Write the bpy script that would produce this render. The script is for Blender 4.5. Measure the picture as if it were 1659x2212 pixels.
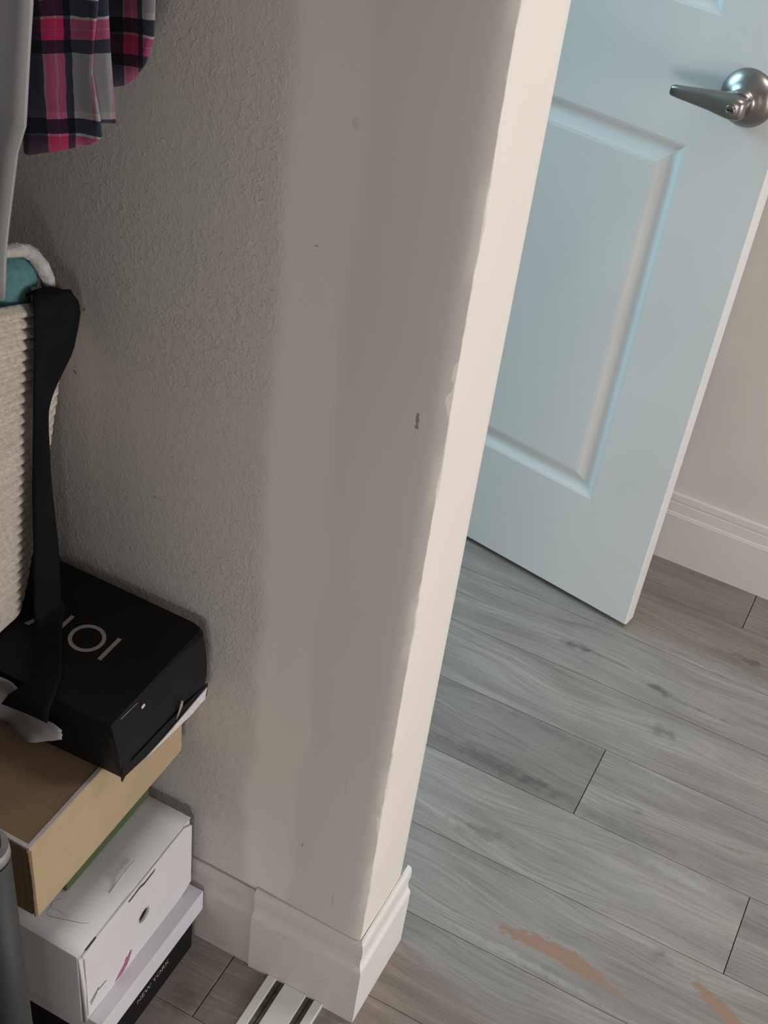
import bpy, bmesh, math, random
from mathutils import Vector, Matrix, noise

random.seed(7)
scn = bpy.context.scene
for o in list(bpy.data.objects):
    bpy.data.objects.remove(o)
COL = scn.collection

# ------------------------------------------------------------------ camera
R = Matrix(((0.8827, 0.4573, 0.1058), (0.3669, -0.5316, -0.7634), (-0.2929, 0.7127, -0.6372)))
cam_d = bpy.data.cameras.new('camera')
cam = bpy.data.objects.new('camera', cam_d)
COL.objects.link(cam)
rw = R.transposed() @ Matrix(((1, 0, 0), (0, -1, 0), (0, 0, -1)))
m4 = rw.to_4x4()
m4.translation = (0.2718, -0.7853, 1.5)
cam.matrix_world = m4
cam_d.sensor_fit = 'VERTICAL'
cam_d.sensor_height = 36.0
cam_d.lens = 2805.75 / 2212 * 36.0
cam_d.clip_start = 0.02
scn.camera = cam

# ------------------------------------------------------------------ world, lights, exposure
scn.view_settings.view_transform = 'Standard'
scn.view_settings.look = 'None'
scn.view_settings.gamma = 1.0
scn.view_settings.use_curve_mapping = False
scn.view_settings.exposure = 0.0

world = bpy.data.worlds.new('world')
scn.world = world
world.use_nodes = True
bg = world.node_tree.nodes['Background']
bg.inputs[0].default_value = (0.93, 0.96, 1.0, 1)
bg.inputs[1].default_value = 0.035

def area(name, loc, target, sx, sy, power, col):
    d = bpy.data.lights.new(name, 'AREA')
    d.shape = 'RECTANGLE'
    d.size = sx
    d.size_y = sy
    d.energy = power
    d.color = col
    o = bpy.data.objects.new(name, d)
    COL.objects.link(o)
    o.location = loc
    v = Vector(target) - Vector(loc)
    o.rotation_euler = v.to_track_quat('-Z', 'Y').to_euler()
    return o

area('bedroom_window_light', (3.2, -0.40, 0.85), (0, -0.05, 0.6), 1.2, 1.4, 50, (1.0, 0.965, 0.93))
area('rear_fill_light', (0.95, -3.2, 0.55), (0.0, 0.2, 0.5), 1.4, 0.9, 32, (1.0, 0.955, 0.91))  # added low fill from behind the camera, no window known there
area('hall_window_light', (-2.1, 0.62, 1.75), (0.2, 0.75, 0.7), 0.75, 1.2, 38, (0.45, 0.81, 1.0))
area('hall_overhead_fill', (0.95, 0.62, 2.40), (0.95, 0.62, 0.0), 0.45, 0.45, 13, (1.0, 0.96, 0.91))  # unseen lamp added to light the hall floor from above

# ------------------------------------------------------------------ node helper
class NT:
    def __init__(self, name):
        self.m = bpy.data.materials.new(name)
        self.m.use_nodes = True
        self.t = self.m.node_tree
        self.b = self.t.nodes['Principled BSDF']
    def n(self, typ, **kw):
        x = self.t.nodes.new(typ)
        for k, v in kw.items():
            setattr(x, k, v)
        return x
    def put(self, sock, v):
        if hasattr(v, 'is_linked') or hasattr(v, 'links'):
            self.t.links.new(v, sock)
        else:
            if isinstance(v, (tuple, list)) and len(v) == 3 and sock.type == 'RGBA':
                v = (*v, 1)
            sock.default_value = v
    def math(self, op, a, b=0.0, c=0.0, clamp=False):
        x = self.n('ShaderNodeMath', operation=op, use_clamp=clamp)
        self.put(x.inputs[0], a)
        self.put(x.inputs[1], b)
        self.put(x.inputs[2], c)
        return x.outputs[0]
    def mix(self, fac, a, b, mode='MIX'):
        x = self.n('ShaderNodeMix', data_type='RGBA', blend_type=mode)
        self.put(x.inputs[0], fac)
        self.put(x.inputs[6], a)
        self.put(x.inputs[7], b)
        return x.outputs[2]
    def pos(self):
        return self.n('ShaderNodeNewGeometry').outputs['Position']
    def xyz(self, v):
        s = self.n('ShaderNodeSeparateXYZ')
        self.put(s.inputs[0], v)
        return s.outputs[0], s.outputs[1], s.outputs[2]
    def comb(self, x, y, z):
        s = self.n('ShaderNodeCombineXYZ')
        for i, v in enumerate((x, y, z)):
            self.put(s.inputs[i], v)
        return s.outputs[0]
    def noise(self, vec, scale, detail=3, rough=0.5, dist=0.0, out=0):
        x = self.n('ShaderNodeTexNoise')
        self.put(x.inputs['Vector'], vec)
        x.inputs['Scale'].default_value = scale
        x.inputs['Detail'].default_value = detail
        x.inputs['Roughness'].default_value = rough
        x.inputs['Distortion'].default_value = dist
        return x.outputs[out]
    def scalev(self, v, s):
        x = self.n('ShaderNodeVectorMath', operation='MULTIPLY')
        self.put(x.inputs[0], v)
        x.inputs[1].default_value = s
        return x.outputs[0]
    def addv(self, a, b):
        x = self.n('ShaderNodeVectorMath', operation='ADD')
        self.put(x.inputs[0], a)
        self.put(x.inputs[1], b)
        return x.outputs[0]
    def sstep(self, v, a, b):
        x = self.n('ShaderNodeMapRange', interpolation_type='SMOOTHSTEP')
        self.put(x.inputs[0], v)
        x.inputs[1].default_value = a
        x.inputs[2].default_value = b
        return x.outputs[0]
    def lin(self, v, a, b, c=0.0, d=1.0):
        x = self.n('ShaderNodeMapRange')
        self.put(x.inputs[0], v)
        x.inputs[1].default_value = a
        x.inputs[2].default_value = b
        x.inputs[3].default_value = c
        x.inputs[4].default_value = d
        return x.outputs[0]
    def ramp(self, v, stops, interp='LINEAR'):
        x = self.n('ShaderNodeValToRGB')
        self.put(x.inputs[0], v)
        cr = x.color_ramp
        cr.interpolation = interp
        while len(cr.elements) < len(stops):
            cr.elements.new(0.5)
        for e, (p, c) in zip(cr.elements, stops):
            e.position = p
            e.color = (*c, 1) if len(c) == 3 else c
        return x.outputs[0]
    def bump(self, h, strength=0.2, dist=0.002):
        x = self.n('ShaderNodeBump')
        x.inputs['Strength'].default_value = strength
        x.inputs['Distance'].default_value = dist
        self.put(x.inputs['Height'], h)
        self.t.links.new(x.outputs[0], self.b.inputs['Normal'])
    def done(self, col, rough=0.6, metal=0.0, spec=None):
        self.put(self.b.inputs['Base Color'], col)
        self.put(self.b.inputs['Roughness'], rough)
        self.b.inputs['Metallic'].default_value = metal
        if spec is not None:
            self.b.inputs['Specular IOR Level'].default_value = spec
        return self.m
    def spot(self, px, pz, cx, cz, rx, rz, soft=0.5, wob=None):
        """elliptical mask, 1 inside; px,pz sockets"""
        a = self.math('DIVIDE', self.math('SUBTRACT', px, cx), rx)
        b = self.math('DIVIDE', self.math('SUBTRACT', pz, cz), rz)
        d = self.math('SQRT', self.math('ADD', self.math('MULTIPLY', a, a), self.math('MULTIPLY', b, b)))
        if wob is not None:
            d = self.math('ADD', d, wob)
        return self.math('SUBTRACT', 1.0, self.sstep(d, 1 - soft, 1 + soft * 0.3))

def srgb(r, g, b):
    f = lambda c: ((c / 255) / 12.92) if c / 255 <= 0.04045 else (((c / 255) + 0.055) / 1.055) ** 2.4
    return (f(r), f(g), f(b))

def plain(name, col, rough=0.6, metal=0.0, nscale=None, var=0.08, bump=0.0, bscale=400, spec=None):
    t = NT(name)
    p = t.n('ShaderNodeTexCoord').outputs['Object']
    c = col
    if nscale:
        f = t.noise(p, nscale, 4)
        c = t.mix(t.lin(f, 0.3, 0.7), tuple(x * (1 - var) for x in col), tuple(min(1, x * (1 + var)) for x in col))
    if bump:
        t.bump(t.noise(p, bscale, 3), bump, 0.002)
    return t.done(c, rough, metal, spec)

# ------------------------------------------------------------------ materials
def mat_wall():
    t = NT('wall_paint_textured')
    P = t.pos()
    x, y, z = t.xyz(P)
    wobz = t.noise(t.scalev(P, (3, 3, 7)), 1.0, 3)
    edge = t.math('ADD', x, t.lin(wobz, 0.3, 0.7, -0.012, 0.012))
    rough_side = t.math('SUBTRACT', 1.0, t.sstep(edge, -0.182, -0.160))
    fine = t.noise(P, 190, 4, 0.6, 0.8)
    fine = t.sstep(fine, 0.45, 0.75)
    med = t.noise(P, 70, 3, 0.6, 1.5)
    area_ = t.lin(t.noise(P, 7, 2), 0.35, 0.7, 0.25, 1.0)
    h = t.math('MULTIPLY', t.math('MULTIPLY', t.math('ADD', t.math('MULTIPLY', fine, 0.5), t.math('MULTIPLY', med, 0.5)), area_), rough_side)
    trowel = t.noise(t.scalev(P, (30, 30, 3)), 1.0, 3)
    h = t.math('ADD', h, t.math('MULTIPLY', trowel, 0.10))
    t.bump(h, 0.60, 0.0030)
    grey1 = (0.535, 0.505, 0.475)
    grey2 = (0.565, 0.530, 0.495)
    patch = t.noise(t.scalev(P, (5, 5, 2.2)), 1.3, 3)
    col = t.mix(t.lin(patch, 0.35, 0.65), grey1, grey2)
    # touched-up joint compound bands beside the corner
    bandn = t.lin(t.noise(t.scalev(P, (4, 4, 6)), 1.0, 2), 0.3, 0.7, -0.010, 0.010)
    xb = t.math('ADD', x, bandn)
    strip = t.math('MULTIPLY', t.sstep(xb, -0.180, -0.165), t.math('SUBTRACT', 1.0, t.sstep(xb, -0.118, -0.100)))
    col = t.mix(t.math('MULTIPLY', strip, 0.9), col, (0.605, 0.565, 0.535))
    col = t.mix(t.math('MULTIPLY', rough_side, 0.8), col, (0.50, 0.47, 0.445))
    # end of the wall: fresh off-white paint, lapping unevenly round the corner
    lap = t.noise(t.scalev(P, (1, 1, 9)), 1.0, 4, 0.6)
    lapx = t.math('ADD', x, t.lin(lap, 0.54, 0.74, 0.0, 0.009))
    fibre = t.noise(t.scalev(P, (300, 300, 60)), 1.0, 3)
    lapx = t.math('ADD', lapx, t.lin(fibre, 0.3, 0.7, -0.0012, 0.0012))
    white = t.sstep(lapx, -0.0125, -0.0105)
    halo = t.math('MULTIPLY', t.sstep(lapx, -0.024, -0.012), 0.25)
    white = t.math('MAXIMUM', white, halo)
    white = t.math('MAXIMUM', white, t.math('MULTIPLY', t.math('GREATER_THAN', y, 0.0130), t.math('GREATER_THAN', x, -0.024)))
    col = t.mix(white, col, (0.80, 0.755, 0.705))
    # scuffs with a shape of their own
    dn = t.lin(t.noise(P, 260, 3), 0.3, 0.7, -0.6, 0.6)
    marks = [(-0.037, 0.892, 0.0016, 0.011, 0.75), (-0.141, 1.0143, 0.002, 0.0012, 0.7), (-0.2908, 0.6918, 0.007, 0.0012, 0.45),
             (-0.3688, 0.8727, 0.0014, 0.0022, 0.8), (-0.382, 0.8005, 0.002, 0.0022, 0.8), (-0.0975, 0.2805, 0.0012, 0.004, 0.6),
             (-0.055, 0.42, 0.0006, 0.02, 0.3), (-0.052, 0.21, 0.0007, 0.014, 0.4), (-0.118, 1.12, 0.003, 0.006, 0.2)]
    for cx, cz, rx, rz, a in marks:
        s = t.spot(x, z, cx, cz, rx, rz, 0.7, dn)
        col = t.mix(t.math('MULTIPLY', s, a), col, (0.10, 0.10, 0.10))
    return t.done(col, 0.62, spec=0.35)

def mat_paint(name, col, rough=0.45, var=0.05, dirt=None):
    t = NT(name)
    P = t.pos()
    f = t.noise(P, 9, 4, 0.6)
    c = t.mix(t.lin(f, 0.3, 0.7), tuple(x * (1 - var) for x in col), col)
    if dirt:
        x, y, z = t.xyz(P)
        d = t.noise(t.scalev(P, (14, 14, 40)), 1.0, 5, 0.65)
        m = t.sstep(d, 0.56, 0.72)
        c = t.mix(t.math('MULTIPLY', m, dirt), c, (0.26, 0.21, 0.16))
        sp = t.n('ShaderNodeTexVoronoi')
        t.put(sp.inputs['Vector'], P)
        sp.inputs['Scale'].default_value = 45
        speck = t.math('LESS_THAN', sp.outputs['Distance'], 0.035)
        c = t.mix(t.math('MULTIPLY', speck, 0.7), c, (0.12, 0.10, 0.09))
    br = t.noise(t.scalev(P, (40, 160, 160)), 1.0, 3)
    t.bump(br, 0.06, 0.002)
    return t.done(c, rough, spec=0.4)

def mat_plank():
    t = NT('grey_wood_plank')
    P = t.pos()
    x, y, z = t.xyz(P)
    oi = t.n('ShaderNodeObjectInfo')
    rnd = oi.outputs['Random']
    off = t.math('MULTIPLY', rnd, 37.0)
    Q = t.comb(t.math('ADD', x, off), t.math('ADD', y, t.math('MULTIPLY', rnd, 11.0)), z)
    warp = t.noise(t.scalev(Q, (2.2, 7, 1)), 1.0, 2)
    Qy = t.math('ADD', y, t.lin(warp, 0.3, 0.7, -0.02, 0.02))
    G = t.comb(t.math('ADD', x, off), t.math('ADD', Qy, off), 0.0)
    broad = t.noise(t.scalev(G, (2.4, 24, 1)), 1.0, 4, 0.55)
    fine = t.noise(t.scalev(G, (9, 240, 1)), 1.0, 4, 0.65)
    cloud = t.noise(t.scalev(Q, (5, 11, 1)), 1.0, 3)
    cath = t.n('ShaderNodeTexWave', wave_type='BANDS', bands_direction='Y', wave_profile='SAW')
    t.put(cath.inputs['Vector'], t.scalev(G, (1.3, 11, 1)))
    cath.inputs['Scale'].default_value = 1.6
    cath.inputs['Distortion'].default_value = 4.5
    cath.inputs['Detail'].default_value = 3
    cath.inputs['Detail Scale'].default_value = 1.2
    c = t.ramp(broad, [(0.25, (0.200, 0.180, 0.166)), (0.50, (0.318, 0.290, 0.268)), (0.75, (0.410, 0.378, 0.350))])
    c = t.mix(t.lin(fine, 0.38, 0.66, 0.0, 0.60), c, (0.165, 0.15, 0.14))
    c = t.mix(t.lin(cath.outputs['Fac'], 0.75, 1.0, 0.0, 0.16), c, (0.13, 0.125, 0.12))
    c = t.mix(t.lin(cloud, 0.42, 0.75, 0.0, 0.35), c, (0.40, 0.385, 0.37))
    c = t.mix(1.0, c, oi.outputs['Color'], 'MULTIPLY')
    # knots
    dn = t.lin(t.noise(P, 60, 3), 0.3, 0.7, -0.45, 0.45)
    for kx, ky, rx, ry, a in [(0.004, 0.770, 0.034, 0.010, 0.62), (0.158, 0.751, 0.026, 0.009, 0.62), (0.191, 0.670, 0.026, 0.013, 0.5),
                              (0.268, 0.899, 0.035, 0.008, 0.55), (0.342, 0.4535, 0.030, 0.012, 0.12), (0.306, 0.290, 0.016, 0.012, 0.4),
                              (0.205, 0.500, 0.006, 0.005, 0.35), (0.02, 0.345, 0.050, 0.014, 0.35), (-0.02, 0.47, 0.10, 0.012, 0.4),
                              (0.075, 0.770, 0.05, 0.004, 0.35), (0.24, 0.745, 0.06, 0.003, 0.4), (0.05, 0.464, 0.07, 0.012, 0.35),
                              (0.10, 0.575, 0.16, 0.006, 0.22), (0.19, 0.46, 0.09, 0.016, 0.22), (-0.19, -0.08, 0.03, 0.03, 0.35)]:
        s = t.spot(x, y, kx, ky, rx, ry, 0.9, dn)
        c = t.mix(t.math('MULTIPLY', s, a), c, (0.055, 0.050, 0.048))
    lg = t.spot(x, t.math('ADD', y, t.lin(warp, 0.3, 0.7, -0.006, 0.006)), 0.150, 0.1845, 0.125, 0.0075, 0.8, dn)
    c = t.mix(t.math('MULTIPLY', lg, 0.30), c, (0.50, 0.475, 0.45))
    lg2 = t.spot(x, y, 0.30, 0.425, 0.10, 0.012, 0.9, dn)
    c = t.mix(t.math('MULTIPLY', lg2, 0.30), c, (0.48, 0.45, 0.425))
    # worn through spots
    dn2 = t.lin(t.noise(t.scalev(P, (60, 110, 1)), 1.0, 4, 0.6), 0.3, 0.7, -0.40, 0.40)
    xr = t.math('SUBTRACT', x, 0.19)
    bend = t.math('ADD', y, t.math('MULTIPLY', t.math('MULTIPLY', xr, xr), 1.6))
    w1 = t.spot(x, t.math('ADD', bend, t.math('MULTIPLY', xr, 0.03)), 0.19, 0.2245, 0.086, 0.0125, 0.18, dn2)
    ydiag = t.math('ADD', y, t.math('MULTIPLY', t.math('SUBTRACT', x, 0.40), 0.42))
    w2 = t.spot(x, ydiag, 0.405, 0.2585, 0.046, 0.0110, 0.18, dn2)
    w = t.math('MAXIMUM', w1, w2)
    c = t.mix(t.math('MULTIPLY', w, 0.92), c, t.mix(t.lin(fine, 0.3, 0.7), (0.285, 0.165, 0.115), (0.355, 0.215, 0.150)))
    t.bump(t.math('ADD', t.math('MULTIPLY', fine, 0.8), broad), 0.12, 0.001)
    return t.done(c, 0.5, spec=0.35)

def mat_plaid(name, us, vs, ustops, vstops):
    """us/vs: (origin, period) in UV metres"""
    t = NT(name)
    uv = t.n('ShaderNodeUVMap').outputs[0]
    u, v, _ = t.xyz(uv)
    wv = t.lin(t.noise(uv, 60, 2), 0.3, 0.7, -0.0006, 0.0006)
    fu = t.math('FRACT', t.math('DIVIDE', t.math('SUBTRACT', t.math('ADD', u, wv), us[0]), us[1]))
    fv = t.math('FRACT', t.math('DIVIDE', t.math('SUBTRACT', t.math('ADD', v, wv), vs[0]), vs[1]))
    cu = t.ramp(fu, ustops, 'CONSTANT')
    cv = t.ramp(fv, vstops, 'CONSTANT')
    gm = t.n('ShaderNodeGamma')
    t.put(gm.inputs[0], t.mix(1.0, cu, cv, 'MULTIPLY'))
    gm.inputs[1].default_value = 0.55
    c = gm.outputs[0]
    w = t.n('ShaderNodeTexWave', wave_type='BANDS', bands_direction='DIAGONAL')
    t.put(w.inputs['Vector'], uv)
    w.inputs['Scale'].default_value = 420
    t.bump(w.outputs['Fac'], 0.15, 0.0006)
    t.b.inputs['Sheen Weight'].default_value = 0.15
    return t.done(c, 0.9, spec=0.15)

def mat_rope():
    t = NT('cotton_rope')
    P = t.n('ShaderNodeTexCoord').outputs['Object']
    f = t.noise(P, 220, 4, 0.65)
    g = t.noise(P, 24, 3)
    c = t.mix(t.lin(f, 0.3, 0.7), (0.56, 0.50, 0.425), (0.80, 0.74, 0.66))
    c = t.mix(t.lin(g, 0.4, 0.75, 0.0, 0.3), c, (0.50, 0.43, 0.35))
    x, y, z = t.xyz(P)
    w = t.math('SINE', t.math('MULTIPLY', t.math('ADD', t.math('ADD', x, y), t.math('MULTIPLY', z, 0.8)), 900.0))
    # metallic thread glints painted into the rope colour as pale dots
    vo = t.n('ShaderNodeTexVoronoi')
    t.put(vo.inputs['Vector'], P)
    vo.inputs['Scale'].default_value = 130
    gl = t.math('LESS_THAN', vo.outputs['Distance'], 0.10)
    t.bump(t.math('ADD', t.math('MULTIPLY', w, 0.45), t.math('MULTIPLY', f, 0.6)), 0.45, 0.0012)
    c = t.mix(t.math('MULTIPLY', gl, 0.55), c, (0.95, 0.86, 0.70))
    return t.done(c, 0.85, spec=0.2)

M = {}
M['wall'] = mat_wall()
M['paint'] = mat_paint('white_wall_paint', (0.60, 0.575, 0.555), 0.55)
M['trim'] = mat_paint('shaded_trim_paint', (0.58, 0.545, 0.515), 0.42, 0.06, 0.22)  # trim paint darkened for the shaded front face
M['trim_lit'] = mat_paint('lit_trim_paint', (0.82, 0.80, 0.775), 0.42, 0.06, 0.10)  # lighter copy of the trim paint, brightness of the lit wall end included
M['trim_old'] = mat_paint('dingy_trim_paint', (0.50, 0.455, 0.425), 0.45, 0.06, 0.30)
M['trim_hall'] = mat_paint('hall_trim_paint', (0.66, 0.62, 0.59), 0.4)
M['hall'] = plain('hall_wall_paint', (0.62, 0.575, 0.54), 0.6, 0, 6, 0.04, 0.06, 90)
M['door'] = plain('door_white_paint', (0.74, 0.745, 0.73), 0.42, 0, 5, 0.03, 0.03, 60)
M['dooredge'] = M['door']
M['plank'] = mat_plank()
M['sub'] = plain('subfloor_dark', (0.018, 0.016, 0.015), 0.9)
M['nickel'] = plain('brushed_nickel', (0.31, 0.285, 0.26), 0.33, 1.0, 30, 0.06, 0.02, 300)
M['dark'] = plain('dark_slot', (0.01, 0.01, 0.01), 0.6)
M['track'] = mat_paint('track_enamel', (0.76, 0.79, 0.74), 0.35, 0.06, 0.12)
M['grime'] = plain('track_grime', (0.14, 0.115, 0.095), 0.9, 0, 60, 0.5, 0.3, 300)
M['whitecard'] = plain('white_card', (0.72, 0.70, 0.735), 0.55, 0, 12, 0.03, 0.03, 300)
M['lidcard'] = plain('lid_card', (0.70, 0.68, 0.72), 0.55, 0, 14, 0.03, 0.03, 300)
M['kraft'] = plain('kraft_card', (0.47, 0.355, 0.215), 0.75, 0, 30, 0.05, 0.05, 500)
M['kraftshade'] = plain('kraft_card_shaded', (0.235, 0.160, 0.095), 0.8, 0, 30, 0.08, 0.05, 500)  # kraft darkened to carry the shade on the top and sides
M['kraftedge'] = plain('card_edge', (0.55, 0.50, 0.49), 0.8, 0, 60, 0.1, 0.05, 500)
M['green'] = plain('green_card', (0.075, 0.110, 0.040), 0.6, 0, 20, 0.12, 0.03, 300)
M['black'] = plain('black_card', (0.008, 0.008, 0.0085), 0.6, 0, 20, 0.1, 0.03, 300, spec=0.2)
M['blackcloth'] = plain('black_fabric', (0.007, 0.007, 0.0085), 0.85, 0, 40, 0.1, 0.2, 900, spec=0.15)
M['ink_grey'] = plain('grey_foil_print', (0.30, 0.29, 0.28), 0.5)
M['ink_white'] = plain('white_print', (0.62, 0.62, 0.62), 0.5)
M['ink_mid'] = plain('silver_print', (0.36, 0.36, 0.36), 0.5, 0, 300, 0.4)
M['ink_dark'] = plain('dark_print', (0.07, 0.055, 0.05), 0.6)
M['ink_pink'] = plain('magenta_print', (0.36, 0.11, 0.24), 0.6, 0, 200, 0.3)
M['label'] = plain('paper_label', (0.74, 0.69, 0.73), 0.4, 0, 160, 0.12)
M['tissue'] = plain('tissue_paper', (0.32, 0.32, 0.33), 0.7, 0, 30, 0.06, 0.1, 60)
M['scuff'] = plain('bare_card_scuff', (0.65, 0.62, 0.64), 0.8, 0, 200, 0.2)
M['rope'] = mat_rope()
M['teal'] = plain('teal_knit', (0.125, 0.27, 0.29), 0.95, 0, 120, 0.15, 0.5, 700, spec=0.1)
M['fleece'] = plain('white_fleece', (0.55, 0.53, 0.50), 0.95, 0, 90, 0.2, 0.9, 260, spec=0.1)
M['tag'] = plain('tan_tag', (0.50, 0.41, 0.31), 0.8, 0, 60, 0.1)
M['brown'] = plain('rough_brown', (0.16, 0.105, 0.075), 0.95, 0, 90, 0.25, 0.9, 260, spec=0.1)
M['coat'] = plain('grey_satin', (0.34, 0.34, 0.345), 0.42, 0, 8, 0.06, 0.05, 200, spec=0.5)
M['pole'] = plain('dark_grey_steel', (0.045, 0.046, 0.046), 0.6, 0.0, 20, 0.08, 0.03, 300)
M['cap'] = plain('pewter_cap', (0.34, 0.34, 0.33), 0.5, 0.3, 60, 0.2, 0.1, 200)
NV = (0.006, 0.008, 0.018)
MG = (0.50, 0.030, 0.125)
MG2 = (0.40, 0.11, 0.17)
GR = (0.31, 0.305, 0.325)
GD = (0.17, 0.175, 0.21)
LT = (0.52, 0.48, 0.47)
M['plaid'] = mat_plaid('plaid_flannel', (-0.2941, 0.0985), (1.1120, -0.0790),
                       [(0.0, NV), (0.105, MG2), (0.125, MG), (0.185, MG2), (0.20, MG), (0.25, NV), (0.30, GR), (0.47, MG2), (0.50, GR), (0.80, NV)],
                       [(0.0, LT), (0.022, MG), (0.10, MG2), (0.11, MG), (0.19, NV), (0.30, GR), (0.80, LT), (0.86, NV)])
# ------------------------------------------------------------------ mesh helpers
def link(o, parent=None):
    COL.objects.link(o)
    if parent is not None:
        o.parent = parent
    return o

def mesh(name, verts, faces, mat, parent=None, smooth=False, loc=(0, 0, 0), uvf=None, mats=None, fmat=None):
    me = bpy.data.meshes.new(name)
    L = Vector(loc)
    me.from_pydata([tuple(Vector(v) - L) for v in verts], [], faces)
    if mats:
        for k in mats:
            me.materials.append(M[k])
        if fmat:
            for p in me.polygons:
                p.material_index = fmat(p)
    else:
        me.materials.append(M[mat])
    if uvf:
        ul = me.uv_layers.new(name='UVMap')
        for lp in me.loops:
            ul.data[lp.index].uv = uvf(verts[lp.vertex_index])
    if smooth:
        for p in me.polygons:
            p.use_smooth = True
    me.validate()
    me.update()
    o = bpy.data.objects.new(name, me)
    link(o, parent)
    if parent is not None:
        o.location = L - parent.location if parent.parent is None else L - parent.matrix_world.translation
        if parent.rotation_euler.z:
            o.location = L
    else:
        o.location = L
    return o

def bm_obj(name, bm, mat, parent=None, smooth=False):
    """bmesh in world coordinates -> object; child of an unrotated parent"""
    me = bpy.data.meshes.new(name)
    if parent is not None:
        bmesh.ops.translate(bm, verts=bm.verts, vec=-wloc(parent))
    bmesh.ops.recalc_face_normals(bm, faces=bm.faces)
    bm.to_mesh(me)
    bm.free()
    me.materials.append(M[mat])
    if smooth:
        for p in me.polygons:
            p.use_smooth = True
    o = bpy.data.objects.new(name, me)
    return link(o, parent)

def wloc(o):
    v = Vector(o.location)
    p = o.parent
    while p is not None:
        v += Vector(p.location)
        p = p.parent
    return v

def box_bm(x0, x1, y0, y1, z0, z1, bev=0.0, seg=2):
    bm = bmesh.new()
    bmesh.ops.create_cube(bm, size=1.0)
    bmesh.ops.scale(bm, verts=bm.verts, vec=(x1 - x0, y1 - y0, z1 - z0))
    bmesh.ops.translate(bm, verts=bm.verts, vec=((x0 + x1) / 2, (y0 + y1) / 2, (z0 + z1) / 2))
    if bev:
        bmesh.ops.bevel(bm, geom=list(bm.edges), offset=bev, segments=seg, affect='EDGES', profile=0.6)
    return bm

def box(name, x0, x1, y0, y1, z0, z1, mat, parent=None, bev=0.0, seg=2):
    return bm_obj(name, box_bm(x0, x1, y0, y1, z0, z1, bev, seg), mat, parent)

def poly(name, pts, nrm, thick, mat, parent=None):
    """flat outline extruded by thick along nrm"""
    n = Vector(nrm)
    a = [Vector(p) for p in pts]
    b = [p + n * thick for p in a]
    k = len(a)
    bm = bmesh.new()
    va = [bm.verts.new(p) for p in a]
    vb = [bm.verts.new(p) for p in b]
    bm.faces.new(va)
    bm.faces.new(vb)
    for i in range(k):
        j = (i + 1) % k
        bm.faces.new((va[i], va[j], vb[j], vb[i]))
    return bm_obj(name, bm, mat, parent)

def tube_bm(path, rad, seg=12, cap=True):
    bm = bmesh.new()
    P = [Vector(p) for p in path]
    rr = rad if isinstance(rad, (list, tuple)) else [rad] * len(P)
    rings = []
    up = Vector((0, 0, 1))
    for i, p in enumerate(P):
        d = (P[min(i + 1, len(P) - 1)] - P[max(i - 1, 0)]).normalized()
        s = d.cross(up)
        if s.length < 1e-3:
            s = d.cross(Vector((0, 1, 0)))
        s.normalize()
        q = s.cross(d).normalized()
        rings.append([bm.verts.new(p + (s * math.cos(a) + q * math.sin(a)) * rr[i]) for a in [2 * math.pi * k / seg for k in range(seg)]])
    for a, b in zip(rings, rings[1:]):
        for k in range(seg):
            bm.faces.new((a[k], a[(k + 1) % seg], b[(k + 1) % seg], b[k]))
    if cap:
        bm.faces.new(rings[0])
        bm.faces.new(rings[-1])
    return bm

def tube(name, path, rad, mat, parent=None, seg=12):
    return bm_obj(name, tube_bm(path, rad, seg), mat, parent, True)

def empty(name, loc, label=None, cat=None, group=None, kind=None, rz=0.0):
    o = bpy.data.objects.new(name, None)
    o.empty_display_size = 0.02
    link(o)
    o.location = loc
    o.rotation_euler = (0, 0, rz)
    tag(o, label, cat, group, kind)
    return o

def tag(o, label=None, cat=None, group=None, kind=None):
    if label: o['label'] = label
    if cat: o['category'] = cat
    if group: o['group'] = group
    if kind: o['kind'] = kind
    return o

def prism(name, prof, axis, a, b, mat, parent=None, smooth=False, am=None, bm_=None):
    """profile polygon [(h,z)] swept along axis 'x' or 'y' from a to b"""
    bm = bmesh.new()
    f = (lambda t, h, z: (t, h, z)) if axis == 'x' else (lambda t, h, z: (h, t, z))
    A = [bm.verts.new(f(a + (am(p[0]) if am else 0), *p)) for p in prof]
    B = [bm.verts.new(f(b + (bm_(p[0]) if bm_ else 0), *p)) for p in prof]
    k = len(prof)
    bm.faces.new(A)
    bm.faces.new(B)
    for i in range(k):
        j = (i + 1) % k
        bm.faces.new((A[i], A[j], B[j], B[i]))
    return bm_obj(name, bm, mat, parent, smooth)

def interp(t, pts):
    if t <= pts[0][0]: return pts[0][1]
    for (a, va), (b, vb) in zip(pts, pts[1:]):
        if t <= b:
            return va + (vb - va) * (t - a) / (b - a)
    return pts[-1][1]

def strip_solid(name, rows, thick, mat, parent=None, uvf=None, smooth=True):
    """rows: list of equally long point lists; a sheet with real thickness"""
    bm = bmesh.new()
    V = [[bm.verts.new(Vector(p)) for p in r] for r in rows]
    for i in range(len(rows) - 1):
        for j in range(len(rows[0]) - 1):
            bm.faces.new((V[i][j], V[i][j + 1], V[i + 1][j + 1], V[i + 1][j]))
    bmesh.ops.recalc_face_normals(bm, faces=bm.faces)
    if uvf:
        ul = bm.loops.layers.uv.new('UVMap')
        for f in bm.faces:
            for l in f.loops:
                l[ul].uv = uvf(l.vert.co)
    if parent is not None:
        bmesh.ops.translate(bm, verts=bm.verts, vec=-wloc(parent))
    me = bpy.data.meshes.new(name)
    bm.to_mesh(me)
    bm.free()
    me.materials.append(M[mat])
    for p in me.polygons:
        p.use_smooth = smooth
    o = bpy.data.objects.new(name, me)
    link(o, parent)
    s = o.modifiers.new('thickness', 'SOLIDIFY')
    s.thickness = thick
    s.offset = 0.0
    return o

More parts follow.
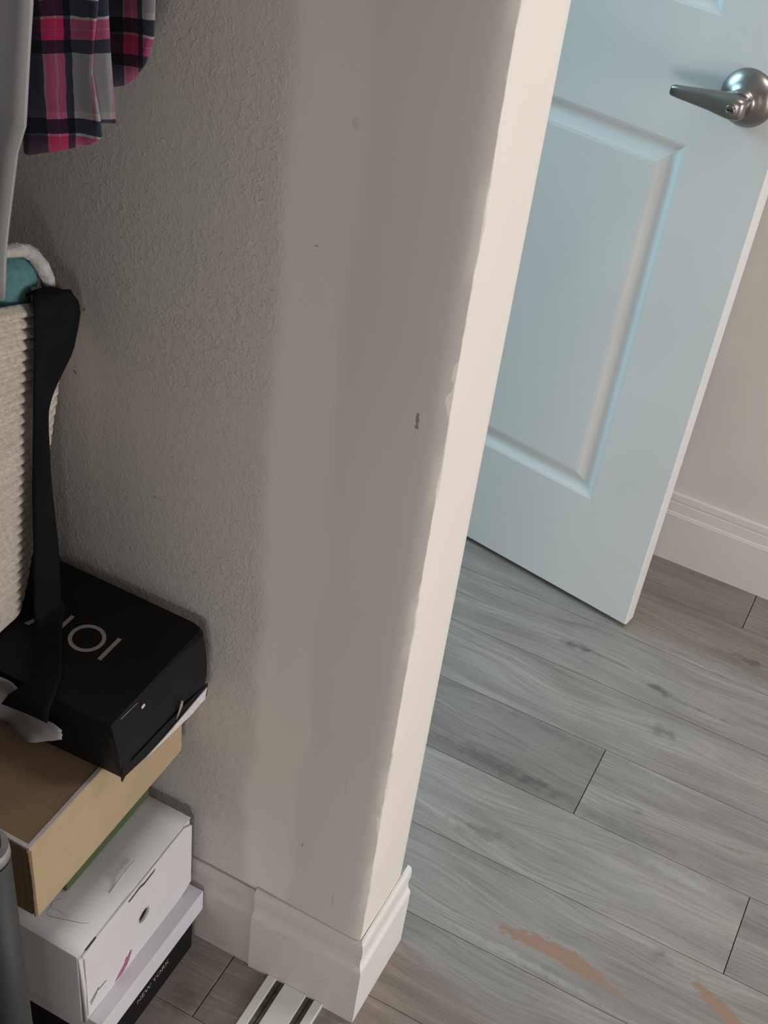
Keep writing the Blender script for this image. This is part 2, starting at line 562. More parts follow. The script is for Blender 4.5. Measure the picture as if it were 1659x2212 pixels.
# ================================================================== setting
YW = 0.012     # face of the closet side wall
XE = -0.0105   # end of that wall
YB = 0.1215    # hall side of that wall

# ---- floor with planks
floor = empty('floor', (0, 0, 0), 'grey wood plank floor', None, None, 'structure')
box('subfloor', -1.3, 2.4, -2.2, 1.2, -0.03, -0.0045, 'sub', floor)
rows = [-2.09, -1.957, -1.824, -1.691, -1.558, -1.425, -1.292, -1.159, -1.026, -0.893, -0.76, -0.627, -0.494, -0.361, -0.226, -0.092, 0.044, 0.177, 0.310, 0.4460, 0.5860, 0.7120, 0.8390, 0.9700, 1.090]
joints = {0.4460: 0.1236, 0.3100: 0.3880, 0.5860: 0.62, 0.7120: -0.55, 0.8390: 0.75, 0.177: 0.70, 0.044: -0.35, -0.092: -0.172, -0.226: 0.52, -0.361: -0.1}
plank_cache = {}
tints = {(0.446, True): 0.84, (0.446, False): 1.02, (0.310, True): 1.10, (0.310, False): 0.92, (0.177, True): 1.0, (0.044, False): 0.90, (0.586, True): 1.06, (0.712, False): 1.02, (0.839, True): 0.95, (0.97, True): 0.86, (0.97, False): 0.86}
def plank(x0, x1, y0, y1):
    key = (round(x1 - x0, 3), round(y1 - y0, 3))
    if key not in plank_cache:
        hx, hy = (x1 - x0) / 2 - 0.0006, (y1 - y0) / 2 - 0.00028
        b = 0.0006
        v = [(-hx, -hy, -0.005), (hx, -hy, -0.005), (hx, hy, -0.005), (-hx, hy, -0.005),
             (-hx, -hy, -b), (hx, -hy, -b), (hx, hy, -b), (-hx, hy, -b),
             (-hx + b, -hy + b, 0), (hx - b, -hy + b, 0), (hx - b, hy - b, 0), (-hx + b, hy - b, 0)]
        f = [(0, 3, 2, 1), (8, 9, 10, 11)]
        for k in range(4):
            j = (k + 1) % 4
            f += [(k, j, 4 + j, 4 + k), (4 + k, 4 + j, 8 + j, 8 + k)]
        me = bpy.data.meshes.new('plank')
        me.from_pydata(v, [], f)
        me.materials.append(M['plank'])
        me.update()
        plank_cache[key] = me
    o = bpy.data.objects.new('plank', plank_cache[key])
    link(o, floor)
    o.location = ((x0 + x1) / 2, (y0 + y1) / 2, 0)
    tt = tints.get((round(y0, 3), x1 <= joints.get(round(y0, 4), 9) + 0.01), random.uniform(0.92, 1.04))
    o.color = (tt * 1.01, tt * 0.965, tt * 0.935, 1)
LEN = 1.22
for i in range(len(rows) - 1):
    y0, y1 = rows[i], rows[i + 1]
    jx = joints.get(round(y0, 4), random.uniform(-1, 1))
    a = jx
    while a > -1.25:
        a -= LEN
    while a < 2.3:
        c0, c1 = max(a, -1.25), min(a + LEN, 2.35)
        if c1 - c0 > 0.03:
            plank(c0, c1, y0, y1)
        a += LEN

# ---- closet side wall with its painted end
def build_wall():
    # front face grid with the gentle hump of the joint compound next to the corner
    xs = [-1.0, -0.9, -0.8, -0.7, -0.6, -0.5, -0.4, -0.32, -0.25] + [-0.2 + 0.0075 * k for k in range(25)]
    zs = [0.0 + 2.42 * k / 90 for k in range(91)]
    verts, faces = [], []
    def yoff(x, z):
        rx = -0.107 + 0.006 * math.sin(z * 9) + 0.004 * math.sin(z * 23 + 1)
        h = 0.0
        if x > -0.19:
            if x < rx:
                s = (x + 0.19) / (rx + 0.19)
                h = -0.0012 * s * s
            else:
                s = (x - rx) / (XE - rx)
                h = -0.0012 - 0.0016 * (s ** 0.7)
            if x > -0.025:
                h += 0.0028 * ((x + 0.025) / (XE + 0.025)) ** 2
        return h
    xs = [x for x in xs if x < XE - 0.002] + [XE - 0.0008]
    for z in zs:
        for x in xs:
            verts.append((x, YW + yoff(x, z), z))
    nx = len(xs)
    for j in range(len(zs) - 1):
        for i in range(nx - 1):
            a = j * nx + i
            faces.append((a, a + 1, a + nx + 1, a + nx))
    # end profile continues round the corner
    prof = [(XE, YW + 0.0010), (XE, 0.06), (XE, 0.105)]
    for k in range(1, 7):
        a = k / 6 * math.pi / 2
        prof.append((XE - 0.009 * (1 - math.cos(a)), 0.1125 + 0.009 * math.sin(a)))
    prof += [(-0.5, YB), (-1.0, YB)]
    base = len(verts)
    for z in (0.0, 0.8, 1.6, 2.42):
        pass
    for (x, y) in prof:
        for z in zs:
            wob = 0.0006 * math.sin(z * 31 + x * 10) + 0.0005 * math.sin(z * 77)
            verts.append((x + (wob if x == XE and y < 0.03 else 0), y, z))
    nz = len(zs)
    for k in range(len(prof) - 1):
        for j in range(nz - 1):
            a = base + k * nz + j
            faces.append((a, a + nz, a + nz + 1, a + 1))
    for j in range(nz - 1):
        faces.append((j * nx + nx - 1, base + j, base + j + 1, (j + 1) * nx + nx - 1))
    top = [(nz - 1) * nx + i for i in range(nx)] + [base + k * nz + nz - 1 for k in range(len(prof))]
    bot = [i for i in range(nx)] + [base + k * nz for k in range(len(prof))]
    faces.append(tuple(top))
    faces.append(tuple(reversed(bot)))
    last = base + (len(prof) - 1) * nz
    for j in range(nz - 1):
        faces.append((last + j, j * nx, (j + 1) * nx, last + j + 1))
    o = mesh('wall_left', verts, faces, 'wall', smooth=True)
    bm = bmesh.new()
    bm.from_mesh(o.data)
    bmesh.ops.recalc_face_normals(bm, faces=bm.faces)
    for e in bm.edges:
        if e.calc_face_angle(0) > 0.6:
            e.smooth = False
    bm.to_mesh(o.data)
    bm.free()
    tag(o, 'grey textured closet side wall with white painted end', None, None, 'structure')
    return o
build_wall()

def wallbox(name, x0, x1, y0, y1, z0, z1, mat, label):
    o = box(name, x0, x1, y0, y1, z0, z1, mat)
    return tag(o, label, None, None, 'structure')

wallbox('wall_back', -1.3, 2.4, 1.0807, 1.18, 0.0, 2.42, 'hall', 'pale hall wall behind the open door')
wallbox('wall_closet', -0.95, -0.86, -1.75, YW - 0.001, 0.0, 2.42, 'paint', 'rear wall of the closet')
wallbox('wall_front', -0.855, -0.02, -1.85, -1.76, 0.0, 2.42, 'paint', 'far side wall of the closet')
wallbox('ceiling', -1.3, 2.4, -2.2, 1.2, 2.42, 2.50, 'paint', 'white ceiling')
wallbox('trim_1', -0.13, -0.03, -1.75, YW - 0.002, 2.05, 2.415, 'paint', 'header above the closet opening')
# unseen sliding door leaf, added closed beside the opening to shade the closet
wallbox('closet_shade_door', -0.112, -0.090, -1.74, -0.51, 0.012, 2.04, 'door', 'unseen white sliding closet door added to shade the closet')

# ---- baseboards
def bb_profile(front, wall, top, ridge):
    """cross-section in (depth, z): colonial moulding above a flat face"""
    d = wall - front
    pr = [(wall, 0.0), (front, 0.0), (front, ridge)]
    pr += [(front + 0.0006, ridge + 0.004), (front + d * 0.42, ridge + 0.010), (front + d * 0.50, ridge + 0.018)]
    pr += [(front + d * 0.46, ridge + 0.025), (front + d * 0.35, ridge + 0.030), (front + d * 0.36, top - 0.009), (front + d * 0.48, top - 0.003), (front + d * 0.72, top), (wall, top)]
    return pr
b1 = prism('baseboard_front', bb_profile(0.0, YW - 0.0006, 0.158, 0.106), 'x', -0.1498, -0.0002, 'trim', bm_=lambda d: -d * 0.9)
tag(b1, 'baseboard piece on the closet side wall by the corner', None, None, 'structure')
b2 = prism('baseboard_left', bb_profile(0.0026, YW - 0.0006, 0.151, 0.103), 'x', -0.85, -0.1505, 'trim_old')
tag(b2, 'dingy baseboard inside the closet', None, None, 'structure')
# end piece on the painted wall end
endprof = [(-p[0], p[1]) for p in bb_profile(0.0, 0.0100, 0.158, 0.106)]
b3 = prism('baseboard_right', endprof, 'y', 0.0003, 0.1335, 'trim_lit', am=lambda d: -d * 1.1)
tag(b3, 'white baseboard across the wall end', None, None, 'structure')
# return piece along the hall side of the wall
b5 = prism('baseboard_hall', [(2 * YB + 0.0005 - 0 - p[0] - YB + 0.0, p[1]) for p in bb_profile(-0.012, 0.0, 0.158, 0.106)], 'x', -0.85, -0.030, 'trim_lit')
tag(b5, 'baseboard on the hall side of the wall', None, None, 'structure')
# hall baseboard
YF = 1.0807
hp = [(YF - 0.0002, 0.0), (YF - 0.014, 0.0), (YF - 0.014, 0.0985), (YF - 0.0128, 0.1005), (YF - 0.0128, 0.102), (YF - 0.0105, 0.104), (YF - 0.0095, 0.122),
      (YF - 0.0062, 0.124), (YF - 0.0062, 0.1265), (YF - 0.0085, 0.128), (YF - 0.0075, 0.138), (YF - 0.004, 0.1405), (YF - 0.0002, 0.1405)]
b4 = prism('baseboard_back', hp, 'x', -1.28, 2.38, 'trim_hall')
tag(b4, 'white stepped baseboard along the hall wall', None, None, 'structure')

# ---- floor track of the sliding closet doors
tr = empty('closet_door_track', (-0.08, -0.6, 0.0), 'white metal sliding door track on the floor with dirty grooves', 'door track')
h = 0.0072
tp = [(-0.1200, 0.0002), (-0.1200, h - 0.001), (-0.1190, h), (-0.1085, h), (-0.1080, h - 0.0006), (-0.1080, 0.0016), (-0.0960, 0.0016), (-0.0960, h - 0.0006), (-0.0955, h),
      (-0.0655, h), (-0.0650, h - 0.0006), (-0.0650, 0.0016), (-0.0535, 0.0016), (-0.0535, h - 0.0006), (-0.0530, h), (-0.0425, h), (-0.0415, h - 0.001), (-0.0415, 0.0002)]
prism('rail', tp, 'y', -1.74, -0.0004, 'track', tr)
for gx0, gx1 in ((-0.1079, -0.0961), (-0.0649, -0.0536)):
    g = box('groove_bed', gx0, gx1, -1.74, -0.0006, 0.0016, 0.0026, 'grime', tr)
    xm = (gx0 + gx1) / 2
    box('guide_fin', xm - 0.0006, xm + 0.0006, -1.74, -0.0008, 0.0026, 0.0034, 'dark', g)

# ---- open hall door
DANG = -9.674
droot = empty('door_1', (0.0606, 0.8514, 0.0), 'white panelled hall door standing open', None, None, 'structure', math.radians(DANG))
# local frame: x along the door (hinge at negative x), y into the hall, z up; front face y=0
def door_mesh():
    T = 0.027
    W = 0.76
    Z0, Z1 = 0.009, 2.03
    px0, px1 = -0.645, -0.115
    panels = [(0.215, 0.822), (0.990, 1.90)]
    bm = bmesh.new()
    def quad(pts):
        bm.faces.new([bm.verts.new(p) for p in pts])
    bev = 0.0022
    # front face pieces around the panels
    zc = [Z0 + bev, panels[0][0], panels[0][1], panels[1][0], panels[1][1], Z1]
    for k in range(5):
        a, b = zc[k], zc[k + 1]
        if k in (1, 3):
            quad([(-W, 0, a), (px0, 0, a), (px0, 0, b), (-W, 0, b)])
            quad([(px1, 0, a), (-bev, 0, a), (-bev, 0, b), (px1, 0, b)])
            ring = lambda i, y: [(px0 + i, y, a + i), (px1 - i, y, a + i), (px1 - i, y, b - i), (px0 + i, y, b - i)]
            prof = [(0, 0), (0.004, 0.0012), (0.013, 0.0066), (0.0165, 0.0075), (0.0195, 0.0075), (0.023, 0.0066), (0.036, 0.0016), (0.041, 0.0008)]
            rr = [ring(*q) for q in prof]
            for r0, r1 in zip(rr, rr[1:]):
                for s in range(4):
                    u = (s + 1) % 4
                    quad([r0[s], r0[u], r1[u], r1[s]])
            quad(rr[-1])
        else:
            quad([(-W, 0, a), (-bev, 0, a), (-bev, 0, b), (-W, 0, b)])
    # edges and back
    quad([(-bev, 0, Z0 + bev), (0, bev, Z0 + bev), (0, bev, Z1), (-bev, 0, Z1)])
    quad([(0, bev, Z0 + bev), (0, T, Z0 + bev), (0, T, Z1), (0, bev, Z1)])
    quad([(0, T, Z0), (-W, T, Z0), (-W, T, Z1), (0, T, Z1)])
    quad([(-W, T, Z0), (-W, 0, Z0), (-W, 0, Z1), (-W, T, Z1)])
    quad([(-W, 0, Z1), (0, 0, Z1), (0, T, Z1), (-W, T, Z1)])
    quad([(-W, 0, Z0 + bev), (-bev, 0, Z0 + bev), (-bev, bev, Z0), (-W, bev, Z0)])
    quad([(-W, bev, Z0), (0, bev, Z0), (0, T, Z0), (-W, T, Z0)])
    quad([(0, bev, Z0), (0, bev, Z0 + bev), (0, T, Z0 + bev), (0, T, Z0)])
    bm.faces.new([bm.verts.new(p) for p in [(-bev, 0, Z0 + bev), (0, bev, Z0 + bev), (-bev, bev, Z0)]])
    bmesh.ops.remove_doubles(bm, verts=bm.verts, dist=0.0002)
    bmesh.ops.recalc_face_normals(bm, faces=bm.faces)
    return bm
def child(name, bm, mat, parent, smooth=False):
    me = bpy.data.meshes.new(name)
    bmesh.ops.recalc_face_normals(bm, faces=bm.faces)
    bm.to_mesh(me)
    bm.free()
    me.materials.append(M[mat])
    if smooth:
        for p in me.polygons:
            p.use_smooth = True
    o = bpy.data.objects.new(name, me)
    return link(o, parent)
child('door_leaf', door_mesh(), 'door', droot)

def lathe_bm(prof, seg=40):
    """prof [(r, h)], axis along -y (out of the door face)"""
    bm = bmesh.new()
    rings = []
    for r, hh in prof:
        rings.append([bm.verts.new((r * math.cos(2 * math.pi * k / seg), -hh, r * math.sin(2 * math.pi * k / seg))) for k in range(seg)])
    for a, b in zip(rings, rings[1:]):
        for k in range(seg):
            bm.faces.new((a[k], a[(k + 1) % seg], b[(k + 1) % seg], b[k]))
    bm.faces.new(rings[0])
    bm.faces.new(rings[-1])
    return bm
# lever handle
HX, HZ = -0.054, 0.907
hb = lathe_bm([(0.0365, 0.0), (0.0365, 0.003), (0.036, 0.005), (0.0335, 0.009), (0.029, 0.0135), (0.023, 0.017), (0.0175, 0.020), (0.015, 0.023), (0.0142, 0.032)])
bmesh.ops.translate(hb, verts=hb.verts, vec=(HX, 0, HZ))
handle = child('door_handle', hb, 'nickel', droot, True)
# lever: tapered blade sweeping to the hinge side
def lever_bm():
    bm = bmesh.new()
    st = [(0.015, 0.0100, 0.0110, 0.036, 0), (0.010, 0.0140, 0.0135, 0.039, 0), (0.0, 0.0155, 0.0140, 0.0400, 0), (-0.012, 0.0148, 0.0120, 0.0405, 0.0003), (-0.030, 0.0122, 0.0090, 0.0425, 0.0008), (-0.050, 0.0100, 0.0075, 0.0445, 0.0018), (-0.070, 0.0080, 0.0062, 0.0460, 0.0030), (-0.081, 0.0068, 0.0056, 0.0460, 0.0036), (-0.0840, 0.0056, 0.0044, 0.0458, 0.0038)]
    seg = 20
    rings = []
    for x, hz, hy, out, drop in st:
        r = []
        for k in range(seg):
            a = 2 * math.pi * k / seg
            c, s = math.cos(a), math.sin(a)
            c = math.copysign(abs(c) ** 0.6, c)
            s = math.copysign(abs(s) ** 0.6, s)
            r.append(bm.verts.new((HX + x, -out + c * hy, HZ - 0.001 - drop + s * hz)))
        rings.append(r)
    for a, b in zip(rings, rings[1:]):
        for k in range(seg):
            bm.faces.new((a[k], a[(k + 1) % seg], b[(k + 1) % seg], b[k]))
    bm.faces.new(rings[0])
    bm.faces.new(rings[-1])
    return bm
child('lever', lever_bm(), 'nickel', handle, True)
kb = lathe_bm([(0.0065, 0.0), (0.0065, 0.0028), (0.0055, 0.0036), (0.0045, 0.0030)], 24)
bmesh.ops.translate(kb, verts=kb.verts, vec=(HX + 0.001, -0.0535, HZ - 0.001))
child('lock_cylinder', kb, 'nickel', handle, True)
ks = box_bm(HX - 0.003, HX + 0.005, -0.0574, -0.0562, HZ - 0.0019, HZ - 0.0001)
child('keyhole', ks, 'dark', handle)

# ================================================================== stacked boxes
# bottom shoe box: black tray under a white lid
o = empty('shoe_box', (-0.39, -0.105, 0.0), 'black shoe box with white lid at the bottom of the stack', 'box', 'boxes stacked in the closet')
bmx = box_bm(-0.545, -0.225, -0.197, -0.0125, 0.0004, 0.1085, 0.0035, 3)
bm_obj('tray', bmx, 'black', o)
lid = box('lid', -0.552, -0.2176, -0.205, -0.0015, 0.0752, 0.1128, 'lidcard', o, 0.0012)
def text_obj(name, txt, size, mat, parent, origin, right, up, thick=0.0002, spacing=1.0):
    cu = bpy.data.curves.new(name, 'FONT')
    cu.body = txt
    cu.size = size
    cu.space_character = spacing
    cu.resolution_u = 3
    tmp = bpy.data.objects.new(name + '_tmp', cu)
    COL.objects.link(tmp)
    dg = bpy.context.evaluated_depsgraph_get()
    me = bpy.data.meshes.new_from_object(tmp.evaluated_get(dg))
    bpy.data.objects.remove(tmp)
    bpy.data.curves.remove(cu)
    r, u = Vector(right).normalized(), Vector(up).normalized()
    og = Vector(origin) - wloc(parent)
    for v in me.vertices:
        c = v.co.copy()
        v.co = og + r * c.x + u * c.y
    me.materials.clear()
    me.materials.append(M[mat])
    ob = bpy.data.objects.new(name, me)
    return link(ob, parent)
text_obj('printed_name', 'NEW YORK', 0.0125, 'ink_mid', o, (-0.2245, -0.131, 0.038), (0, 1, 0), (0, 0, 1))

# white shoe box with finger hole
o = empty('shoe_box', (-0.40, -0.105, 0.1130), 'white shoe box with a round finger hole, on the black and white one', 'box', 'boxes stacked in the closet')
def white_box():
    x0, x1, y0, y1, z0, z1 = -0.565, -0.2357, -0.2117, -0.0020, 0.1130, 0.2440
    box('box_body', x0, x1 - 0.003, y0, y1, z0, z1 - 0.001, 'whitecard', o, 0.001)
    # front panel with the finger hole
    bm = bmesh.new()
    cy, cz, r = -0.0991, 0.1766, 0.0098
    rect = [(y0 + 0.004, z0), (y1, z0), (y1 + 0.0, z1 - 0.012), (y1 - 0.006, z1 + 0.0005), (y0 + 0.010, z1 + 0.0005), (y0 + 0.004, z1 - 0.006)]
    N = 36
    outer, inner = [], []
    for k in range(N):
        a = 2 * math.pi * k / N
        dy, dz = math.cos(a), math.sin(a)
        best = 1e9
        for i in range(len(rect)):
            p, q = rect[i], rect[(i + 1) % len(rect)]
            ex, ez = q[0] - p[0], q[1] - p[1]
            det = dy * (-ez) + ex * dz
            if abs(det) < 1e-9: continue
            tt = ((p[0] - cy) * (-ez) + ex * (p[1] - cz)) / det
            if tt > 0:
                hy, hz = cy + dy * tt, cz + dz * tt
                uu = ((hy - p[0]) * ex + (hz - p[1]) * ez) / (ex * ex + ez * ez)
                if -1e-4 <= uu <= 1.0001: best = min(best, tt)
        outer.append((cy + dy * best, cz + dz * best))
        inner.append((cy + dy * r * 1.0, cz + dz * r * 1.0))
    X0, X1 = x1 - 0.0022, x1
    lay = []
    for X in (X1, X0):
        lay.append([[bm.verts.new((X, *p)) for p in outer], [bm.verts.new((X, *p)) for p in inner]])
    for k in range(N):
        j = (k + 1) % N
        for L in (0, 1):
            f = (lay[L][0][k], lay[L][0][j], lay[L][1][j], lay[L][1][k])
            bm.faces.new(f)
        for w in (0, 1):
            bm.faces.new((lay[0][w][k], lay[0][w][j], lay[1][w][j], lay[1][w][k]))
    bm_obj('front_panel', bm, 'whitecard', o)
    # dark inside behind the hole
    bm = bmesh.new()
    bmesh.ops.create_circle(bm, cap_ends=True, radius=0.0102, segments=28)
    bmesh.ops.rotate(bm, verts=bm.verts, matrix=Matrix.Rotation(math.pi / 2, 3, 'Y'))
    bmesh.ops.translate(bm, verts=bm.verts, vec=(x1 - 0.0026, cy, cz))
    bm_obj('finger_hole', bm, 'dark', o)
    # torn white ring of card round the hole
    bm = bmesh.new()
    ring = []
    for k in range(28):
        a = 2 * math.pi * k / 28
        w = 0.0016 + 0.0005 * math.sin(3 * a)
        ring.append([bm.verts.new((x1 + dx, cy + math.cos(a) * (r + e), cz + math.sin(a) * (r + e))) for e, dx in ((0.0, -0.0005), (0.0002, 0.0009), (w, 0.0001))])
    for k in range(28):
        a, b = ring[k], ring[(k + 1) % 28]
        for i in range(2):
            bm.faces.new((a[i], b[i], b[i + 1], a[i + 1]))
    bm_obj('hole_rim', bm, 'scuff', o)
    # top flap, slightly bowed, leaving a gap along the front
    rows_ = []
    for i in range(9):
        u = i / 8
        x = x0 + (x1 - 0.0020 - x0) * u
        rr = []
        for j in range(13):
            v = j / 12
            y = y0 + (y1 - y0) * v
            z = 0.2455 + 0.0012 * math.sin(math.pi * v) * u - 0.0010 * (abs(v - 0.5) * 2) ** 4
            if u > 0.85 and 0.42 < v < 0.72:
                z -= 0.0022
            rr.append((x, y, z))
        rows_.append(rr)
    strip_solid('top_flap', rows_, 0.0015, 'whitecard', o)
    # dark gap line along the front edge, torn slot
    box('edge_gap', x1 - 0.0021, x1 - 0.0003, y0 + 0.012, -0.024, 0.2432, 0.2441, 'ink_dark', o)
    pts = [(x1 + 0.0002, -0.125, 0.2350), (x1 + 0.0002, -0.105, 0.2365), (x1 + 0.0002, -0.098, 0.2335), (x1 + 0.0002, -0.078, 0.2345), (x1 + 0.0002, -0.0755, 0.2372), (x1 + 0.0002, -0.096, 0.2368), (x1 + 0.0002, -0.104, 0.2398), (x1 + 0.0002, -0.1265, 0.2380)]
    poly('torn_slot', pts, (1, 0, 0), 0.0003, 'ink_dark', o)
    # folded corner edge
    tube('corner_fold', [(x1 - 0.001, y0 + 0.003, z0 + 0.001), (x1 + 0.0002, y0 + 0.003, 0.18), (x1 - 0.001, y0 + 0.003, z1 - 0.003)], 0.0028, 'whitecard', o, 8)
    box('corner_slit', x1 - 0.0008, x1 + 0.0003, y0 + 0.0062, y0 + 0.0080, z0 + 0.006, z1 - 0.010, 'ink_grey', o)
    # print: magenta swoosh-like smear and a small dark line of print
    X = x1 + 0.00015
    pk = [(-0.1560, 0.1160), (-0.1470, 0.1235), (-0.1385, 0.1285), (-0.1335, 0.1370), (-0.1305, 0.1350), (-0.1255, 0.1395), (-0.1225, 0.1375), (-0.1270, 0.1280), (-0.1330, 0.1195), (-0.1420, 0.1150)]
    poly('magenta_print', [(X, a, b) for a, b in pk], (1, 0, 0), 0.0002, 'ink_pink', o)
    for k, (a, b, c, d) in enumerate([(-0.1995, 0.1395, -0.1840, 0.1480), (-0.1860, 0.1440, -0.1705, 0.1425), (-0.1990, 0.1340, -0.1870, 0.1425)]):
        L = Vector((0, c - a, d - b)).normalized()
        nn = Vector((0, -L.z, L.y)) * 0.0007
        p, q = Vector((X, a, b)), Vector((X, c, d))
        poly('print_line', [p + nn, q + nn, q - nn, p - nn], (1, 0, 0), 0.0002, 'ink_dark', o)
    # crease and pen lines on the top flap
    tube('crease', [(-0.2569, -0.0855, 0.2473), (-0.2572, -0.098, 0.2478), (-0.2565, -0.110, 0.2480), (-0.2558, -0.122, 0.2478), (-0.2550, -0.1332, 0.2474)], 0.0006, 'scuff', o, 6)
    tube('pen_line', [(-0.2440, -0.170, 0.2463), (-0.2600, -0.178, 0.2465), (-0.2780, -0.184, 0.2464), (-0.2930, -0.1885, 0.2461), (-0.2985, -0.186, 0.2461), (-0.2985, -0.1790, 0.2463), (-0.2900, -0.1780, 0.2465), (-0.2740, -0.1790, 0.2465)], 0.00035, 'ink_grey', o, 6)
    tube('pen_line', [(-0.2985, -0.1790, 0.2463), (-0.3010, -0.1730, 0.2463), (-0.2965, -0.1650, 0.2465)], 0.0004, 'ink_dark', o, 6)
white_box()

# green box between white and kraft
o = empty('green_box', (-0.40, -0.080, 0.2475), 'dark green box squeezed between the white and the kraft box', 'box', 'boxes stacked in the closet')
box('box_body', -0.52, -0.2945, -0.156, -0.003, 0.2477, 0.352, 'green', o, 0.003)
box('lid', -0.522, -0.2925, -0.158, -0.0015, 0.318, 0.3645, 'green', o, 0.002)

# kraft box
o = empty('kraft_box', (-0.40, -0.126, 0.365), 'tan kraft cardboard box overhanging the green one', 'box', 'boxes stacked in the closet')
def kraft():
    x0, x1, y0, y1, z0, z1 = -0.54, -0.248, -0.2530, -0.0005, 0.3650, 0.4750
    box('box_body', x0, x1 - 0.004, y0 + 0.004, y1, z0 + 0.0004, z1 - 0.004, 'kraftshade', o, 0.0008)
    # front panel proud of the side, rounded at the wall end
    bm = box_bm(x1 - 0.004, x1, y0 + 0.001, y1, z0, z1 - 0.0005, 0.0)
    for v in bm.verts:
        if v.co.y > -0.01 and v.co.x > x1 - 0.002:
            v.co.y -= 0.0075
    for v in bm.verts:
        if v.co.y < y0 + 0.01 and v.co.x > x1 - 0.002:
            v.co.y += 0.0018
    bm_obj('front_panel', bm, 'kraft', o)
    # worn corner with the corrugation showing
    pts = [(x1 - 0.0015, y0 + 0.0006, z0), (x1 - 0.0055, y0 + 0.0006, z0 + 0.02), (x1 - 0.0050, y0 + 0.0006, z0 + 0.05), (x1 - 0.0042, y0 + 0.0006, z1 - 0.012), (x1 - 0.0015, y0 + 0.0006, z1 - 0.004), (x1 - 0.0004, y0 + 0.0006, z0 + 0.055)]
    poly('worn_corner', pts, (0, -1, 0), 0.0008, 'brown', o)
    box('side_panel', x0, x1 - 0.006, y0 + 0.0012, y0 + 0.004, z0, z1 - 0.003, 'kraftshade', o, 0.0004)
    # pale raw edge of the lid all round the shade-darkened top
    box('top_panel', x0 + 0.003, x1 - 0.0048, y0 + 0.0055, y1 - 0.003, z1 - 0.004, z1 - 0.0006, 'kraftshade', o)
    for nm, q in (('front', (x1 - 0.0050, x1 - 0.0004, y0 + 0.001, y1 - 0.006)), ('side', (x0, x1 - 0.0052, y0 + 0.001, y0 + 0.0053))):
        box('raw_edge', *q, z1 - 0.0035, z1, 'kraftedge', o, 0.0004)
kraft()

